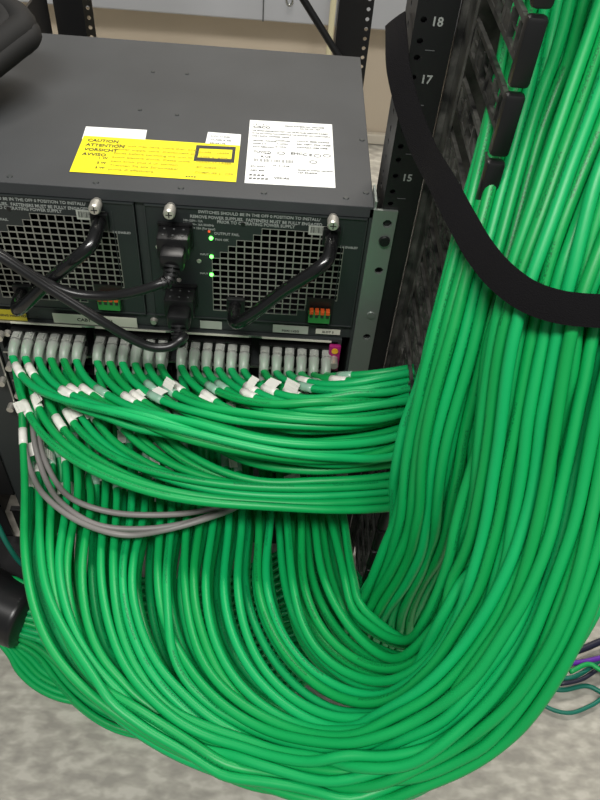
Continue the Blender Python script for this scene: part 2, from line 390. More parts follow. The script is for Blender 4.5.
for u, v in ((.23, .53), (.39, .53), (.81, .54), (.92, .53), (.76, .64)): ring(bm, loc(PW, u, v), .003, .0008)
put('certification_mark', bm, 'ink', wl)
for u, v, s, z in ((.07, .54, 'TUV', .0052), (.5, .54, 'EHC', .0062), (.64, .55, 'C E', .0065), (.205, .555, 'UL', .0045), (.16, .61, 'R US', .0048),
                   (.08, .665, '||| || |||| | |||| || |||||', .0055), (.05, .76, 'S/N FOX1', .0034), (.05, .82, 'ASSY 800-', .0034), (.30, .735, '73-12115-08', .0032), (.58, .78, 'MADE IN CHINA 100-240V', .0030), (.58, .82, '12A 50-60Hz', .0036),
                   (.045, .89, '# # # #', .0045), (.045, .94, '# # # # #', .0045), (.32, .92, 'V02-A0', .0048)):
    lab_text(PW, wl, u, v, s, z, 'ink')

# ------------------------------------------------------------------ power supplies
PX0, PX1 = -.2150, -.004; PZ0, PZ1 = ZT-.1485, ZT-.0125
SH = -.2205
def copy_tree(o, parent=None):
    c = o.copy(); C.objects.link(c); c.parent = parent
    for chd in list(o.children): copy_tree(chd, c)
    return c
ps = empty('power_supply', ((PX0+PX1)/2, .1, PZ0), 'right power supply of the switch, with lit green lights and plugged power cords', 'power supply', 'power supplies in the switch')
bm = bmesh.new()
# face plate with grille window made from cells
f2 = lambda px, py: atY(px, py, 0.)[[0, 2]]
poly = [f2(265, 228), f2(324, 233), f2(340, 249), f2(338, 303), f2(306, 303), f2(298, 315), f2(216, 308), f2(212, 262), f2(228, 250)]
def inside(x, z, P):
    c = False; n = len(P)
    for i in range(n):
        x1, z1 = P[i]; x2, z2 = P[(i+1) % n]
        if (z1 > z) != (z2 > z) and x < (x2-x1)*(z-z1)/(z2-z1)+x1: c = not c
    return c
cw, chh = .0081, .0076
gx0 = min(p[0] for p in poly); gz1 = max(p[1] for p in poly); nx = int((max(p[0] for p in poly)-gx0)/cw)+1; nz = int((gz1-min(p[1] for p in poly))/chh)+1
gx1 = gx0+nx*cw; gz0 = gz1-nz*chh
FY = -.001
bx(bm, PX0, gx0, FY, .002, PZ0, PZ1); bx(bm, gx1, PX1, FY, .002, PZ0, PZ1); bx(bm, gx0, gx1, FY, .002, gz1, PZ1); bx(bm, gx0, gx1, FY, .002, PZ0, gz0)
gb = bmesh.new(); t = .00062
for i in range(nx):
    for j in range(nz):
        x0 = gx0+i*cw; z1 = gz1-j*chh
        if inside(x0+cw/2, z1-chh/2, poly):
            bx(gb, x0, x0+t, FY-.0003, FY+.0003, z1-chh, z1); bx(gb, x0+cw-t, x0+cw, FY-.0003, FY+.0003, z1-chh, z1)
            bx(gb, x0+t, x0+cw-t, FY-.0003, FY+.0003, z1-t, z1); bx(gb, x0+t, x0+cw-t, FY-.0003, FY+.0003, z1-chh, z1-chh+t)
        else: bx(bm, x0, x0+cw, FY, .002, z1-chh, z1)
put('face_plate', bm, 'plate', ps); put('fan_grille', gb, 'grille', ps)
bm = bmesh.new()
for a in ((PX0, PX1, PZ1-.001, PZ1), (PX0, PX1, PZ0, PZ0+.001), (PX0, PX0+.001, PZ0, PZ1), (PX1-.001, PX1, PZ0, PZ1)): bx(bm, a[0], a[1], -.0022, -.0011, a[2], a[3])
bx(bm, PX1-.022, PX1-.0212, -.0016, -.001, PZ0, PZ1-.01)
put('rim', bm, 'bezel', ps)
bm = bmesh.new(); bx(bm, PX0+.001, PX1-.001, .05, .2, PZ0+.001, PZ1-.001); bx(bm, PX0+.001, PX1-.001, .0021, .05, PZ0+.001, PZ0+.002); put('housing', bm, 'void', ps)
def captive(px, py):
    p = atY(px, py, -.001)
    bm = bmesh.new(); x, z = p[0], p[2]
    cyl(bm, (x, -.001, z), (x, -.006, z), .0042, n=20); cyl(bm, (x, -.006, z), (x, -.015, z), .0056, n=24); cyl(bm, (x, -.015, z), (x, -.0165, z), .0056, .0044, n=24)
    o = put('captive_screw', bm, 'nickel', ps, True)
    bm = bmesh.new(); bx(bm, x-.003, x+.003, -.0167, -.0164, z-.0005, z+.0005); bx(bm, x-.0005, x+.0005, -.0168, -.0163, z-.003, z+.003)
    bmesh.ops.translate(bm, verts=bm.verts, vec=(0, 0, 0)); put('cross_slot', bm, 'ink', o)
captive(171, 206); captive(333, 217)
def flab(name, x0p, z0p, x1p, z1p, m, parent, Y=-.0012):
    a = atY(x0p, z0p, Y); b = atY(x1p, z1p, Y); b[2] = atY(x0p, z1p, Y)[2]; bm = bmesh.new(); bx(bm, a[0], b[0], Y-.0002, Y+.0001, b[2], a[2])
    o = put(name, bm, m, parent); return o, a, b
o, a, b = flab('barcode_label', 309, 225.5, 337, 234.5, 'silverlab', ps); o['label'] = 'silver barcode label'
bm = bmesh.new()
for k in range(13): x = a[0]+.002+k*.0012; bx(bm, x, x+random.choice([.0004, .0007]), -.00165, -.0014, b[2]+.0025, a[2]-.001)
put('barcode', bm, 'ink', o)
def ftext(s, px, py, size, m='greyink', parent=None, Y=-.0013, align='LEFT', sx=1.):
    p = atY(px, py, Y); text_obj('printed_text', s, (p[0], Y, p[2]), size, m, parent, align=align, sx=sx)
ftext('SWITCHES SHOULD BE IN THE OFF 0 POSITION TO INSTALL/', 198, 213, .0047, parent=ps, sx=.90)
ftext('REMOVE POWER SUPPLIES.  FASTENERS MUST BE FULLY ENGAGED', 190, 217.6, .0047, parent=ps, sx=.90)
ftext('PRIOR TO OPERATING POWER SUPPLY', 217, 223.2, .0047, parent=ps, sx=.90)
for k, s in enumerate(['100-120V~ 12A', '200-240V~ 16A 50/60Hz', '24V/60V= 18A (For input)']): ftext(s, 183, 221+k*3.6, .0034, parent=ps, sx=.85)
ftext('OUTPUT FAIL', 214, 234.5, .0040, parent=ps); ftext('FAN OK', 215, 240.5, .0036, parent=ps)
ftext('DC ENABLED', 340, 248, .0036, parent=ps, sx=.8)
for s, px, py in (('INPUT 1', 200, 255), ('INPUT 2', 200, 274), ('I 0', 197, 262)): ftext(s, px, py, .003, parent=ps)
for (px, py) in ((211, 238.5), (211.5, 257), (211.5, 275)):
    p = atY(px, py, -.002); bm = bmesh.new(); bmesh.ops.create_uvsphere(bm, u_segments=14, v_segments=8, radius=.0020)
    bmesh.ops.translate(bm, verts=bm.verts, vec=Vector((p[0], -.0014, p[2]))); o = put('status_light', bm, 'led', ps, True); o['label'] = 'lit green status light'
p = atY(209, 232, -.002); bm = bmesh.new(); bmesh.ops.create_uvsphere(bm, u_segments=10, v_segments=6, radius=.0013)
bmesh.ops.translate(bm, verts=bm.verts, vec=Vector((p[0], -.0012, p[2]))); o = put('status_light', bm, 'redled', ps, True); o['label'] = 'dim red status light'
for px, py in ((199, 261), (179, 280), (158, 247), (243, 224)):
    p = atY(px, py, -.001); bm = bmesh.new(); cyl(bm, (p[0], -.0008, p[2]), (p[0], -.002, p[2]), .0026, .002, 14); put('screw', bm, 'nickel' if px != 243 else 'black', ps, True)
# handle: tube that stands off the face between two feet
h0 = atY(331, 237, -.001); h1 = atY(236, 303, -.001)
HP = [h0+[0, .0, .004], h0+[0, -.014, .003], h0+[-.003, -.030, -.004], h0*.88+h1*.12+[0, -.036, 0], h0*.5+h1*.5+[0, -.036, .001], h0*.12+h1*.88+[0, -.036, -.002], h1+[.001, -.030, -.001], h1+[-.001, -.014, 0], h1]
HP = resample(HP, .004)
o = link('pull_handle', tube_mesh('pull_handle', HP, .0066, 'gloss', wloc(ps), 14), ps); o['label'] = 'glossy black pull handle'
for hh, hs_ in ((h0+[0, -.003, .003], .017), (h1+[0, -.003, 0], .019)):
    bm = bmesh.new(); box(bm, hh, (hs_, .005, .018), .001); put('handle_foot', bm, 'black', ps)
# terminal block
a = atY(309, 306, -.001); b = atY(329, 320, -.001)
bm = bmesh.new(); bx(bm, a[0]-.003, b[0]+.003, -.0022, -.001, b[2]-.004, a[2]+.012); o = put('terminal_bay', bm, 'black', ps)
bm = bmesh.new(); bx(bm, a[0], b[0], -.009, -.002, b[2]+.001, a[2]-.004, .0006)
tb = put('terminal_block', bm, 'termgreen', ps); tb['label'] = 'green and orange terminal block'
bm = bmesh.new()
for k in range(4): w = (b[0]-a[0])/4; bx(bm, a[0]+k*w+.0008, a[0]+(k+1)*w-.0008, -.0105, -.004, a[2]-.0038, a[2]+.0005, .0004)
put('release_tab', bm, 'orange', tb)
bm = bmesh.new()
for k in range(4): w = (b[0]-a[0])/4; bx(bm, a[0]+k*w+.0013, a[0]+(k+1)*w-.0013, -.0096, -.0088, a[2]-.0085, a[2]-.006)
put('wire_entry', bm, 'ink', tb)
# inlets (recessed sockets with a black frame)
inl = []
for (x0p, y0p, x1p, y1p) in ((159, 219, 193, 247), (165, 280, 199, 306)):
    a = atY(x0p, y0p, 0); b = atY(x1p, y1p, 0); cx, cz = (a[0]+b[0])/2, (a[2]+b[2])/2; w, h = .033, .027
    bm = bmesh.new()
    bx(bm, cx-w/2, cx+w/2, -.005, -.001, cz+h/2-.003, cz+h/2); bx(bm, cx-w/2, cx+w/2, -.005, -.001, cz-h/2, cz-h/2+.003)
    bx(bm, cx-w/2, cx-w/2+.003, -.005, -.001, cz-h/2, cz+h/2); bx(bm, cx+w/2-.003, cx+w/2, -.005, -.001, cz-h/2, cz+h/2)
    put('power_inlet', bm, 'black', ps); inl.append((cx, cz))
# second power supply, to the left
ps2 = copy_tree(ps); ps2.location.x += SH
ps2['label'] = 'left power supply of the switch, its grille crossed by black power cords'
# labels on the rail below the supplies and on the left unit
rail = [('rail_label', 200, 320.5, 222, 328, 'silverlab', ''), ('rail_label', 273, 324.5, 308, 332, 'silverlab', 'FOX1142G'), ('rail_label', 316, 328.5, 340, 333.5, 'cream', 'SLOT 3')]
for n_, x0, y0, x1, y1, m_, s in rail:
    o, a, b = flab(n_, x0, y0, x1, y1, m_, ch, Y=-.0004+.0012*0)
    if s: text_obj('printed_text', s, ((a[0]+b[0])/2, -.0008, b[2]+.002), .004, 'ink', o, align='CENTER')
o, a, b = flab('paper_label', 52, 313, 137, 322.5, 'cream', ch, Y=-.0026); text_obj('printed_text', 'CAB1 CBH 3F1', ((a[0]+b[0])/2, -.0030, (a[2]+b[2])/2-.002), .006, 'ink', o, align='CENTER')
o, a, b = flab('yellow_label', -20, 308, 27, 318, 'oldyellow', ch, Y=-.0026); text_obj('printed_text', 'WARNING HIGH VOLTAGE', (a[0]+.008, -.0030, (a[2]+b[2])/2-.002), .0042, 'ink', o)
for px, py in ((154, 321), (8, 333)):
    p = atY(px, py, 0); bm = bmesh.new(); cyl(bm, (p[0], .001, p[2]), (p[0], -.003, p[2]), .0042, .003, 16); put('screw', bm, 'nickel', ch, True)

# ------------------------------------------------------------------ line cards
XP0, SPAN = -.3675, .340
gap = (SPAN - 20*.01365)/3
portx = []; x = XP0
for g in range(4):
    for k in range(6): portx.append(x); x += .01365
    x += gap - .01365 + .0
portx = [XP0 + (p-XP0)*SPAN/(portx[-1]-XP0) for p in portx]
ZTOP, ZBOT = ZT-.188, ZT-.2045
CARD = .0465
def line_card(k, label):
    dz = -k*CARD
    c = empty('line_card', (-.2, .0, ZT-.213+dz), label, 'line card', 'line cards in the switch')
    z1, z0 = ZT-.1672+dz, ZT-.2130+dz
    bm = bmesh.new()
    bx(bm, -.392, -.012, -.003, .1, z1-.0035, z1); bx(bm, -.392, -.012, -.003, .1, z0, z0+.002)
    bx(bm, -.392, -.388, -.003, .1, z0+.002, z1-.0035); bx(bm, -.016, -.012, -.003, .1, z0+.002, z1-.0035)
    bx(bm, -.388, -.016, .019, .024, z0+.002, z1-.0035)
    put('card_shell', bm, 'bezel', c)
    bm = bmesh.new(); bx(bm, -.390, -.026, -.0042, -.0031, z1-.0030, z1-.0004); o = put('edge_strip', bm, 'steel', c)
    bm0 = bmesh.new()
    for i, x in enumerate(portx):
        for r, z in ((0, ZTOP+dz), (1, ZBOT+dz)):
            if i == 0 and r == 0:
                bm = bm0
                for a in ((-.0068, -.0060, -.008, .008), (.0060, .0068, -.008, .008), (-.006, .006, .0058, .008), (-.006, .006, -.008, -.0058)): bx(bm, a[0], a[1], -.004, .016, a[2], a[3])
                bx(bm, -.006, .006, .015, .0165, -.0058, .0058)
                jm = bpy.data.meshes.new('jack'); bm.to_mesh(jm); bm.free(); jm.materials.append(M['jackm'])
            j = link('jack', jm, c); j.location = Vector((x, 0, z)) - c.location
    # ejector with thumb screw on the right
    bm = bmesh.new(); bx(bm, -.0255, -.0125, -.010, -.0045, z0+.004, z1-.004, .0015); e = put('ejector_lever', bm, 'magenta', c, True); e['label'] = 'magenta ejector lever'
    bm = bmesh.new(); cyl(bm, (-.019, -.0102, z1-.010), (-.019, -.0112, z1-.010), .0036, n=20); put('dot', bm, 'dotyellow', e)
    bm = bmesh.new(); cyl(bm, (-.019, -.010, z1-.022), (-.019, -.022, z1-.022), .0045, n=20); put('thumb_screw', bm, 'nickel', e, True)
    # screw on the left
    bm = bmesh.new(); cyl(bm, (-.3855, -.003, z1-.020), (-.3855, -.013, z1-.020), .004, n=18); put('thumb_screw', bm, 'nickel', c, True)
    bm = bmesh.new()
    for g in range(4): bx(bm, portx[g*6]-.004, portx[g*6+5]+.004, -.0050, -.0043, z1-.0029, z1-.0006)
    put('port_legend', bm, 'cream', c)
    return c
line_card(0, 'top line card whose two rows of jacks feed the sweeping green cables')
line_card(1, 'second line card, hidden behind the first row of green cables')
line_card(2, 'third line card, lowest of the three filled cards')
bm = bmesh.new(); bx(bm, -.392, -.012, -.003, .10, ZT-.54, ZT-.1672-3*CARD-.001); o = put('blank_panel', bm, 'bezel'); tag(o, 'dark blank panel in the shadow under the line cards', 'blank panel')
bm = bmesh.new(); bx(bm, -.436, -.3935, -.004, .15, ZT-.54, ZT-.168, .001)
o = put('fan_tray', bm, 'bezel'); tag(o, 'dark fan tray front at the left of the line cards', 'fan tray')
bm2 = bmesh.new(); bx(bm2, -.3955, -.3935, -.007, -.0041, ZT-.53, ZT-.17); q = put('edge_rail', bm2, 'steel'); q.parent = o
for z in (.215, .26, .305):
    bm = bmesh.new(); cyl(bm, (-.400, -.004, ZT-z), (-.400, -.013, ZT-z), .0042, n=16); q = put('thumb_screw', bm, 'nickel', None, True); q.parent = o

# rack frame low left: black side panel and floor shade plate
sp = empty('rack_side_panel', (-.50, 0, 0), 'black rack side frame in the dark at the far left', 'rack panel')
bm = bmesh.new(); bx(bm, -.75, -.466, -.002, .002, .001, .62); bx(bm, -.498, -.494, .002, .7, .001, .55); put('post_face', bm, 'post', sp)
bm = bmesh.new(); bx(bm, -.75, -.405, -.075, -.0025, .001, .010, .001); put('shade_plate', bm, 'post', sp)  # black sheet added over the floor in place of shade
bm = bmesh.new(); bx(bm, -.494, .01, .30, .305, .001, ZT-.56); put('dark_backing', bm, 'void', sp)
bm = bmesh.new(); bx(bm, -.462, .006, .012, .016, .002, ZT-.556); bx(bm, -.462, .006, .008, .0119, ZT-.5585, ZT-.5565)  # black panel added to stand in for shade under the switch
o = put('shade_panel', bm, 'post'); tag(o, 'added black panel standing in for the shade between the switch and the floor', 'rack panel')
# rack base beam across the floor
bm = bmesh.new(); bx(bm, -.494, .205, .10, .14, .001, .05, .002); o = put('rack_base_beam', bm, 'post'); tag(o, 'black base beam of the rack lying on the floor', 'rack beam')

# ------------------------------------------------------------------ vertical cable manager
cm = empty('cable_manager', (.06, 0, .1), 'dusty black vertical cable manager with rows of fingers beside the rack post', 'cable manager')
bm = bmesh.new(); bx(bm, .0425, .20, .004, .010, .02, 1.1); bx(bm, .0480, .0500, -.02, .004, .02, 1.1); put('back_panel', bm, 'plastic', cm)
def finger_bm(bmm, x, z, L, s=1):
    # lattice slat: two rails tied by rungs, a little arched
    n = 7
    for i in range(n):
        y0 = -.003 - L*i/n; y1 = -.003 - L*(i+1)/n; a = .0035*math.sin(PI*i/n)
        bx(bmm, x, x+.0032, y1, y0+.0004, z+.0085+a*.3, z+.0125+a*.3); bx(bmm, x, x+.0032, y1, y0+.0004, z-.0125, z-.0085)
        bx(bmm, x-.0006, x+.0040, y0-.0028, y0, z-.0085, z+.0085)
        bx(bmm, x+.0008, x+.0024, y1, y0, z-.0006, z+.0006)
        if i % 2 == 0: bx(bmm, x+.0010, x+.0022, y1, y0-.0028, z-.0085, z+.001)
def cap_bm(bmm, x, z, L, h=.041):
    box(bmm, (x+.0018, -.003-L-.004, z), (.013, .009, h), .003)
fz0 = zline - 12*U + .020
for k in range(-4, 19):
    z = fz0 + k*U
    if z > 1.0: break
    L = .120 if k < 11 else .150
    bm = bmesh.new(); finger_bm(bm, .0500, z, L); f = put('finger', bm, 'plastic', cm)
    bm = bmesh.new(); cap_bm(bm, .0500, z, L); put('end_cap', bm, 'black', f, True)
for k in range(12, 19):
    z = fz0 + k*U + .012
    if z > 1.02: break
    bm = bmesh.new(); finger_bm(bm, .185, z, .14); f = put('finger', bm, 'plastic', cm)
    bm = bmesh.new(); cap_bm(bm, .185, z, .14); put('end_cap', bm, 'black', f, True)

# ------------------------------------------------------------------ cables: rough paths, then relaxed so that they lie against each other
RC = .0042
strands = []      # dict(kind, P, pin0, pin1)
def q3(a, b, c, t):   # quadratic through t=0, .52, 1
    t1 = .52; L0 = (t-t1)*(t-1)/(t1); L1 = t*(t-1)/(t1*(t1-1)); L2 = t*(t-t1)/(1-t1)
    return [a[k]*L0 + b[k]*L1 + c[k]*L2 for k in range(len(a))]
T0 = [(30, 388, .755), (60, 405, .735), (105, 420, .715), (200, 452, .69), (300, 472, .68), (400, 464, .725), (440, 440, .745)]
T1 = [(193, 388, .755), (215, 405, .74), (245, 415, .725), (285, 421, .71), (335, 423, .705), (402, 412, .73), (440, 398, .75)]
T2 = [(331, 372, .765), (338, 378, .76), (348, 382, .75), (362, 384, .74), (380, 383, .735), (402, 379, .735), (440, 372, .76)]
B0 = [(20, 398, .775), (36, 434, .755), (75, 468, .73), (165, 505, .705), (275, 515, .70), (400, 511, .735), (445, 500, .76)]
B1 = [(186, 402, .775), (200, 425, .76), (232, 446, .74), (272, 459, .725), (325, 464, .72), (402, 455, .74), (445, 442, .765)]
B2 = [(331, 384, .785), (337, 391, .78), (348, 398, .77), (364, 403, .76), (382, 404, .75), (402, 402, .75), (445, 396, .77)]
ordn = ['first', 'second', 'third', 'fourth', 'fifth', 'sixth', 'seventh', 'eighth', 'ninth', 'tenth', 'eleventh', 'twelfth', 'thirteenth', 'fourteenth', 'fifteenth', 'sixteenth', 'seventeenth', 'eighteenth', 'nineteenth', 'twentieth',
        'twenty-first', 'twenty-second', 'twenty-third', 'twenty-fourth', 'twenty-fifth', 'twenty-sixth', 'twenty-seventh', 'twenty-eighth', 'twenty-ninth', 'thirtieth', 'thirty-first', 'thirty-second', 'thirty-third', 'thirty-fourth', 'thirty-fifth',
        'thirty-sixth', 'thirty-seventh', 'thirty-eighth', 'thirty-ninth', 'fortieth']
for row, (A, Bq, Cq, z0) in enumerate(((T0, T1, T2, ZTOP), (B0, B1, B2, ZBOT))):
    for i, x in enumerate(portx):
        u = (x-XP0)/SPAN; st = [q3(A[k], Bq[k], Cq[k], u) for k in range(7)]
        jy = random.uniform(-13, 13); jd = random.uniform(-.008, .012)
        if row == 0 and i in (0, 1, 5, 11): jy -= 5
        for k, s in enumerate(st):
            w = [0, .3, .6, 1, 1, .8, .8][k]; s[1] += jy*w + random.uniform(-1.5, 1.5)*w; s[2] += jd*w
        zz = z0
        P = [(x, -.016, zz), (x, -.026, zz-.002), (x+.0005, -.038, zz-.014)] + [at(*s) for s in st]
        # droop towards the first station
        strands.append(dict(kind='sweep', row=row, i=i, P=resample(P, .008), pin=3))
G = [  # s = 0 (outer, leftmost) .. 1 (inner)
 [(27, 490, .785), (24, 565, .70), (55, 655, .65), (160, 742, .615), (320, 786, .575), (492, 744, .52), (576, 622, .475), (637, 450, .45), (672, 320, .43), (730, 200, .42), (800, 0, .42), (830, -160, .43)],
 [(128, 505, .785), (116, 590, .695), (148, 685, .645), (250, 752, .605), (372, 765, .56), (476, 704, .515), (545, 600, .48), (582, 450, .46), (607, 320, .435), (650, 200, .42), (735, 0, .42), (770, -160, .435)],
 [(235, 515, .785), (225, 595, .70), (250, 675, .65), (325, 730, .605), (405, 722, .56), (467, 655, .525), (509, 560, .50), (527, 450, .475), (547, 320, .445), (585, 200, .43), (660, 0, .43), (700, -160, .44)],
 [(345, 518, .79), (352, 570, .73), (378, 620, .69), (410, 645, .65), (436, 628, .60), (455, 580, .565), (467, 520, .535), (478, 450, .50), (496, 320, .465), (534, 200, .455), (600, 0, .45), (640, -160, .455)]]
NB = 70
order = []
for i in range(NB):
    s = (i + random.uniform(-.3, .3))/(NB-1); s = min(1, max(0, s)); f = s*3; k = min(2, int(f)); f -= k
    lay = i % 3; lay2 = (lay + ((i//3)*.618) % 1)/3
    dsx = random.uniform(-.06, .06); ph = random.uniform(0, 6.28); wa = random.uniform(2, 7.5)
    st = []
    for q in range(12):
        sq = s + (dsx if q >= 3 else 0)*(min(1, (q-2)/6)); sq = min(1.03, max(-.03, sq)); ff = sq*3; kk = min(2, max(0, int(ff))); ff -= kk
        a = G[kk][q]; b = G[kk+1][q]; p = [a[c]*(1-ff)+b[c]*ff for c in range(3)]
        if 1 <= q <= 9: p[0] += random.uniform(-4, 4) + wa*math.sin(ph+q*.95); p[1] += random.uniform(-4, 4) + .6*wa*math.cos(ph+q*.9)
        if q <= 3: p[2] += (-.006, .020, .048)[lay]
        elif q <= 4: p[2] += (-.008, .010, .028)[lay]
        elif q <= 6: p[2] += lay2*(.030, .040)[q-5]
        else: p[2] += lay2*.052 + .005*math.sin(ph*2+q)
        st.append(p)
    if i < 22 and lay == 0:
        for q in (0, 1, 2): st[q][0] += random.uniform(-3, 3)
    row3 = i % 4; xi = portx[min(23, int(s*23.99))]; card = 1 if row3 < 2 else 2
    z = (ZTOP if row3 % 2 == 0 else ZBOT) - card*CARD
    P = [(xi, -.012, z), (xi, -.026, z-.004), (xi, -.042, z-.02)] + [at(*p) for p in st]
    strands.append(dict(kind='loop', s=s, i=i, P=resample(P, .008), pin=3, lay=lay))
NC = 36
for i in range(NC):
    s = i/(NC-1); L = random.random()
    st = [(530+110*s, -160, .495), (520+76*s, 0, .49), (484+45*s, 200, .49), (448+50*s, 325, .50), (411+66*s, 450, .54), (404+54*s, 530, .60), (366+62*s, 605, .69), (335+85*s, 655, .83-.06*s)]
    P = [at(a+random.uniform(-6, 6), b, d+L*.035) for a, b, d in st]
    k = i % 18; lay = i//18; yb = -.235 + .0125*k; zb = .006 + (lay % 2)*.0095; k *= .55
    P += [np.array((-.04+.03*s, yb+.02, zb+.02)), np.array((-.13, yb-.03, zb)), np.array((-.24, yb-.05, zb)), np.array((-.33, yb*.8-.05, zb+.004*k*.5)), np.array((-.375, -.178+.0055*k, zb+.0052*k)), np.array((-.43, -.152+.003*k, .022+.004*k)), np.array((-.50, -.122+.002*k, .035+.003*k))]
    strands.append(dict(kind='floor', i=i, P=resample(P, .008), pin=3))

# relaxation
XS = np.vstack([s['P'] for s in strands]); off = np.cumsum([0]+[len(s['P']) for s in strands]); NP_ = len(XS)
sid = np.concatenate([[k]*len(s['P']) for k, s in enumerate(strands)])
O0 = XS.copy(); pin = np.zeros(NP_, bool); first = np.zeros(NP_, bool)
for k in range(len(strands)):
    pin[off[k]:off[k]+3] = True; pin[off[k+1]-1] = True; first[off[k]] = True
inner = np.ones(NP_, bool)
for k in range(len(strands)): inner[off[k]] = False; inner[off[k+1]-1] = False
ii = np.where(inner)[0]
DM = 2*RC*1.0
pairs = None
for it in range(84):
    if it % 4 == 0:
        kd = kdtree.KDTree(NP_)
        for k, p in enumerate(XS): kd.insert(p, k)
        kd.balance(); A_, B_ = [], []
        for k, p in enumerate(XS):
            for _, j, dd in kd.find_range(p, .0125):
                if j > k and sid[j] != sid[k]: A_.append(k); B_.append(j)
        A_ = np.array(A_); B_ = np.array(B_)
    T = np.zeros_like(XS); T[ii] = XS[ii+1]-XS[ii-1]; T /= (np.linalg.norm(T, axis=1)[:, None]+1e-9)
    d = XS[B_]-XS[A_]
    t = T[A_]+T[B_]*np.sign((T[A_]*T[B_]).sum(1))[:, None]; t /= np.linalg.norm(t, axis=1)[:, None]+1e-9
    dp = d - t*(d*t).sum(1)[:, None]; L = np.linalg.norm(dp, axis=1)+1e-7; al = np.abs((d*t).sum(1))
    act = (L < DM) & (al < .006)
    push = ((DM-L[act])*.5)[:, None]*dp[act]/L[act][:, None]
    mv = np.zeros_like(XS); cnt = np.zeros(NP_)
    np.add.at(mv, A_[act], -push); np.add.at(mv, B_[act], push); np.add.at(cnt, A_[act], 1); np.add.at(cnt, B_[act], 1)
    mv /= np.maximum(1, cnt*.6)[:, None]
    mv += (O0-XS)*(.016 if it < 40 else .006)
    mv[pin] = 0; XS = XS + mv
    for _ in range(1 if it % 2 or it < 40 else 0):
        sm = XS.copy(); sm[ii] = XS[ii]*.6+(XS[ii-1]+XS[ii+1])*.2; sm[pin] = XS[pin]; XS = sm
    low = (XS[:, 2] < RC+.0005); XS[low, 2] = RC+.0005
    # nothing pushes back through the post, the card fronts or the manager's fingers
    m_ = (XS[:, 0] < .02) & (XS[:, 1] > -.03) & (~pin) & (XS[:, 2] > .1); XS[m_, 1] = XS[m_, 1]*.6 - .03*.4
for k, s in enumerate(strands): s['P'] = XS[off[k]:off[k+1]]

def oriented(t, n):
    t = Vector(t).normalized(); n = Vector(n); n = (n - t*n.dot(t)).normalized(); b = t.cross(n); return Matrix((t, b, n)).transposed()
def arc(P, s):
    c = np.r_[0, np.cumsum(np.linalg.norm(np.diff(P, axis=0), axis=1))]; p = np.array([np.interp(s, c, P[:, k]) for k in range(3)]); q = np.array([np.interp(s+.003, c, P[:, k]) for k in range(3)])
    return p, q-p
# shared plug and boot meshes (origin at the jack mouth, pointing to -Y)
bm = bmesh.new(); bx(bm, -.0050, .0050, -.013, .006, -.0038, .0042, .0006); bx(bm, -.0028, .0028, -.012, .0, .0044, .0056); plug_me = bpy.data.meshes.new('plug'); bm.to_mesh(plug_me); bm.free(); plug_me.materials.append(M['plug'])
bp_ = resample([(0, -.0125, 0), (0, -.016, -.0002), (0, -.0205, -.001), (0, -.026, -.0038), (0, -.031, -.0095)], .002)
boot_me = tube_mesh('boot', bp_, np.linspace(.0061, .0050, len(bp_)), 'boot', n=14)
def build_cable(s, label, group, jack=None, tagat=None, flag=True, m='green', name='patch_cable'):
    P = s['P']; org = P[0] if jack is None else np.array(jack)
    e = empty(name, org, label, 'cable', group)
    link('cable_jacket', tube_mesh('cable_jacket', P, RC, m, org, 10, random.uniform(0, 6)), e)
    if jack is not None:
        o = link('plug', plug_me, e); b = link('strain_relief_boot', boot_me, e)
    if tagat:
        sgn = 1; j = max(3, int(tagat/.008)); n = 3
        c0, t = arc(P, tagat); c1, _ = arc(P, tagat+.007); c2, _ = arc(P, tagat+.014)
        lw = link('label_wrap', tube_mesh('label_wrap', np.array([c0, c1, c2, arc(P, tagat+.019)[0]]), RC*1.12, 'label' if random.random() < .45 else 'wrap', org, 12), e)
        if flag:
            p, t = arc(P, tagat+.0095); view = CAM-p; view /= np.linalg.norm(view)
            n = view*.7 + np.array([random.uniform(-.6, .6), random.uniform(-.4, .2), random.uniform(-.2, .6)])
            Rm = oriented(t, n); L = random.uniform(.011, .018); H = random.uniform(.009, .013); sd = random.choice([1, -1, -1])
            bm = bmesh.new(); 
            nseg = 4
            for q in range(nseg):     # gently curled paper flag
                a0 = q/nseg; c = Vector(p) + Rm @ Vector((0, sd*(RC*.6 + H*(a0+.5/nseg)), RC*.9 - .0016*a0*a0*2))
                box(bm, c, (L, H/nseg*1.06, .0004), rot=Rm)
            bmesh.ops.translate(bm, verts=bm.verts, vec=-Vector(org))
            put('label_flag', bm, 'label', e, world=False)
    return e
gn = ['first', 'second', 'third', 'fourth', 'fifth', 'sixth']
for s in strands:
    if s['kind'] != 'sweep': continue
    i = s['i']; x = portx[i]; z = ZTOP if s['row'] == 0 else ZBOT
    side = f"{ordn[i]} from the left" if i < 12 else ('rightmost' if i == 23 else f"{ordn[23-i]} from the right")
    if s['row'] == 0: lab = f'green patch cable {side} in the top row of jacks'
    else: lab = f'green patch cable {side} in the lower row of jacks'
    ta = .058 + random.uniform(-.012, .030) + (0.006 if s['row'] else 0)
    if s['row'] == 0 and i in (0, 1): ta = .03
    build_cable(s, lab, 'green cables sweeping from the top line card', (x, -.001, z), ta, flag=(random.random() < .62))
NL = [s for s in strands if s['kind'] == 'loop']
for s in NL:
    i = s['i']
    if i < NB//2: side = 'leftmost' if i == 0 else f'{ordn[i]} from the left'
    else: side = 'innermost' if i == NB-1 else f'{ordn[NB-1-i]} outward from the innermost'
    build_cable(s, f'green cable of the big hanging loop, {side}', 'green cables in the big hanging loop', None, .06+random.uniform(0, .06) if i < 34 or i % 3 == 0 else None, flag=i % 2 == 0 and i > 0)
for s in strands:
    if s['kind'] == 'floor':
        build_cable(s, 'green cable dropping behind the big loops into the floor bundle', 'green cables dropping to the floor bundle')

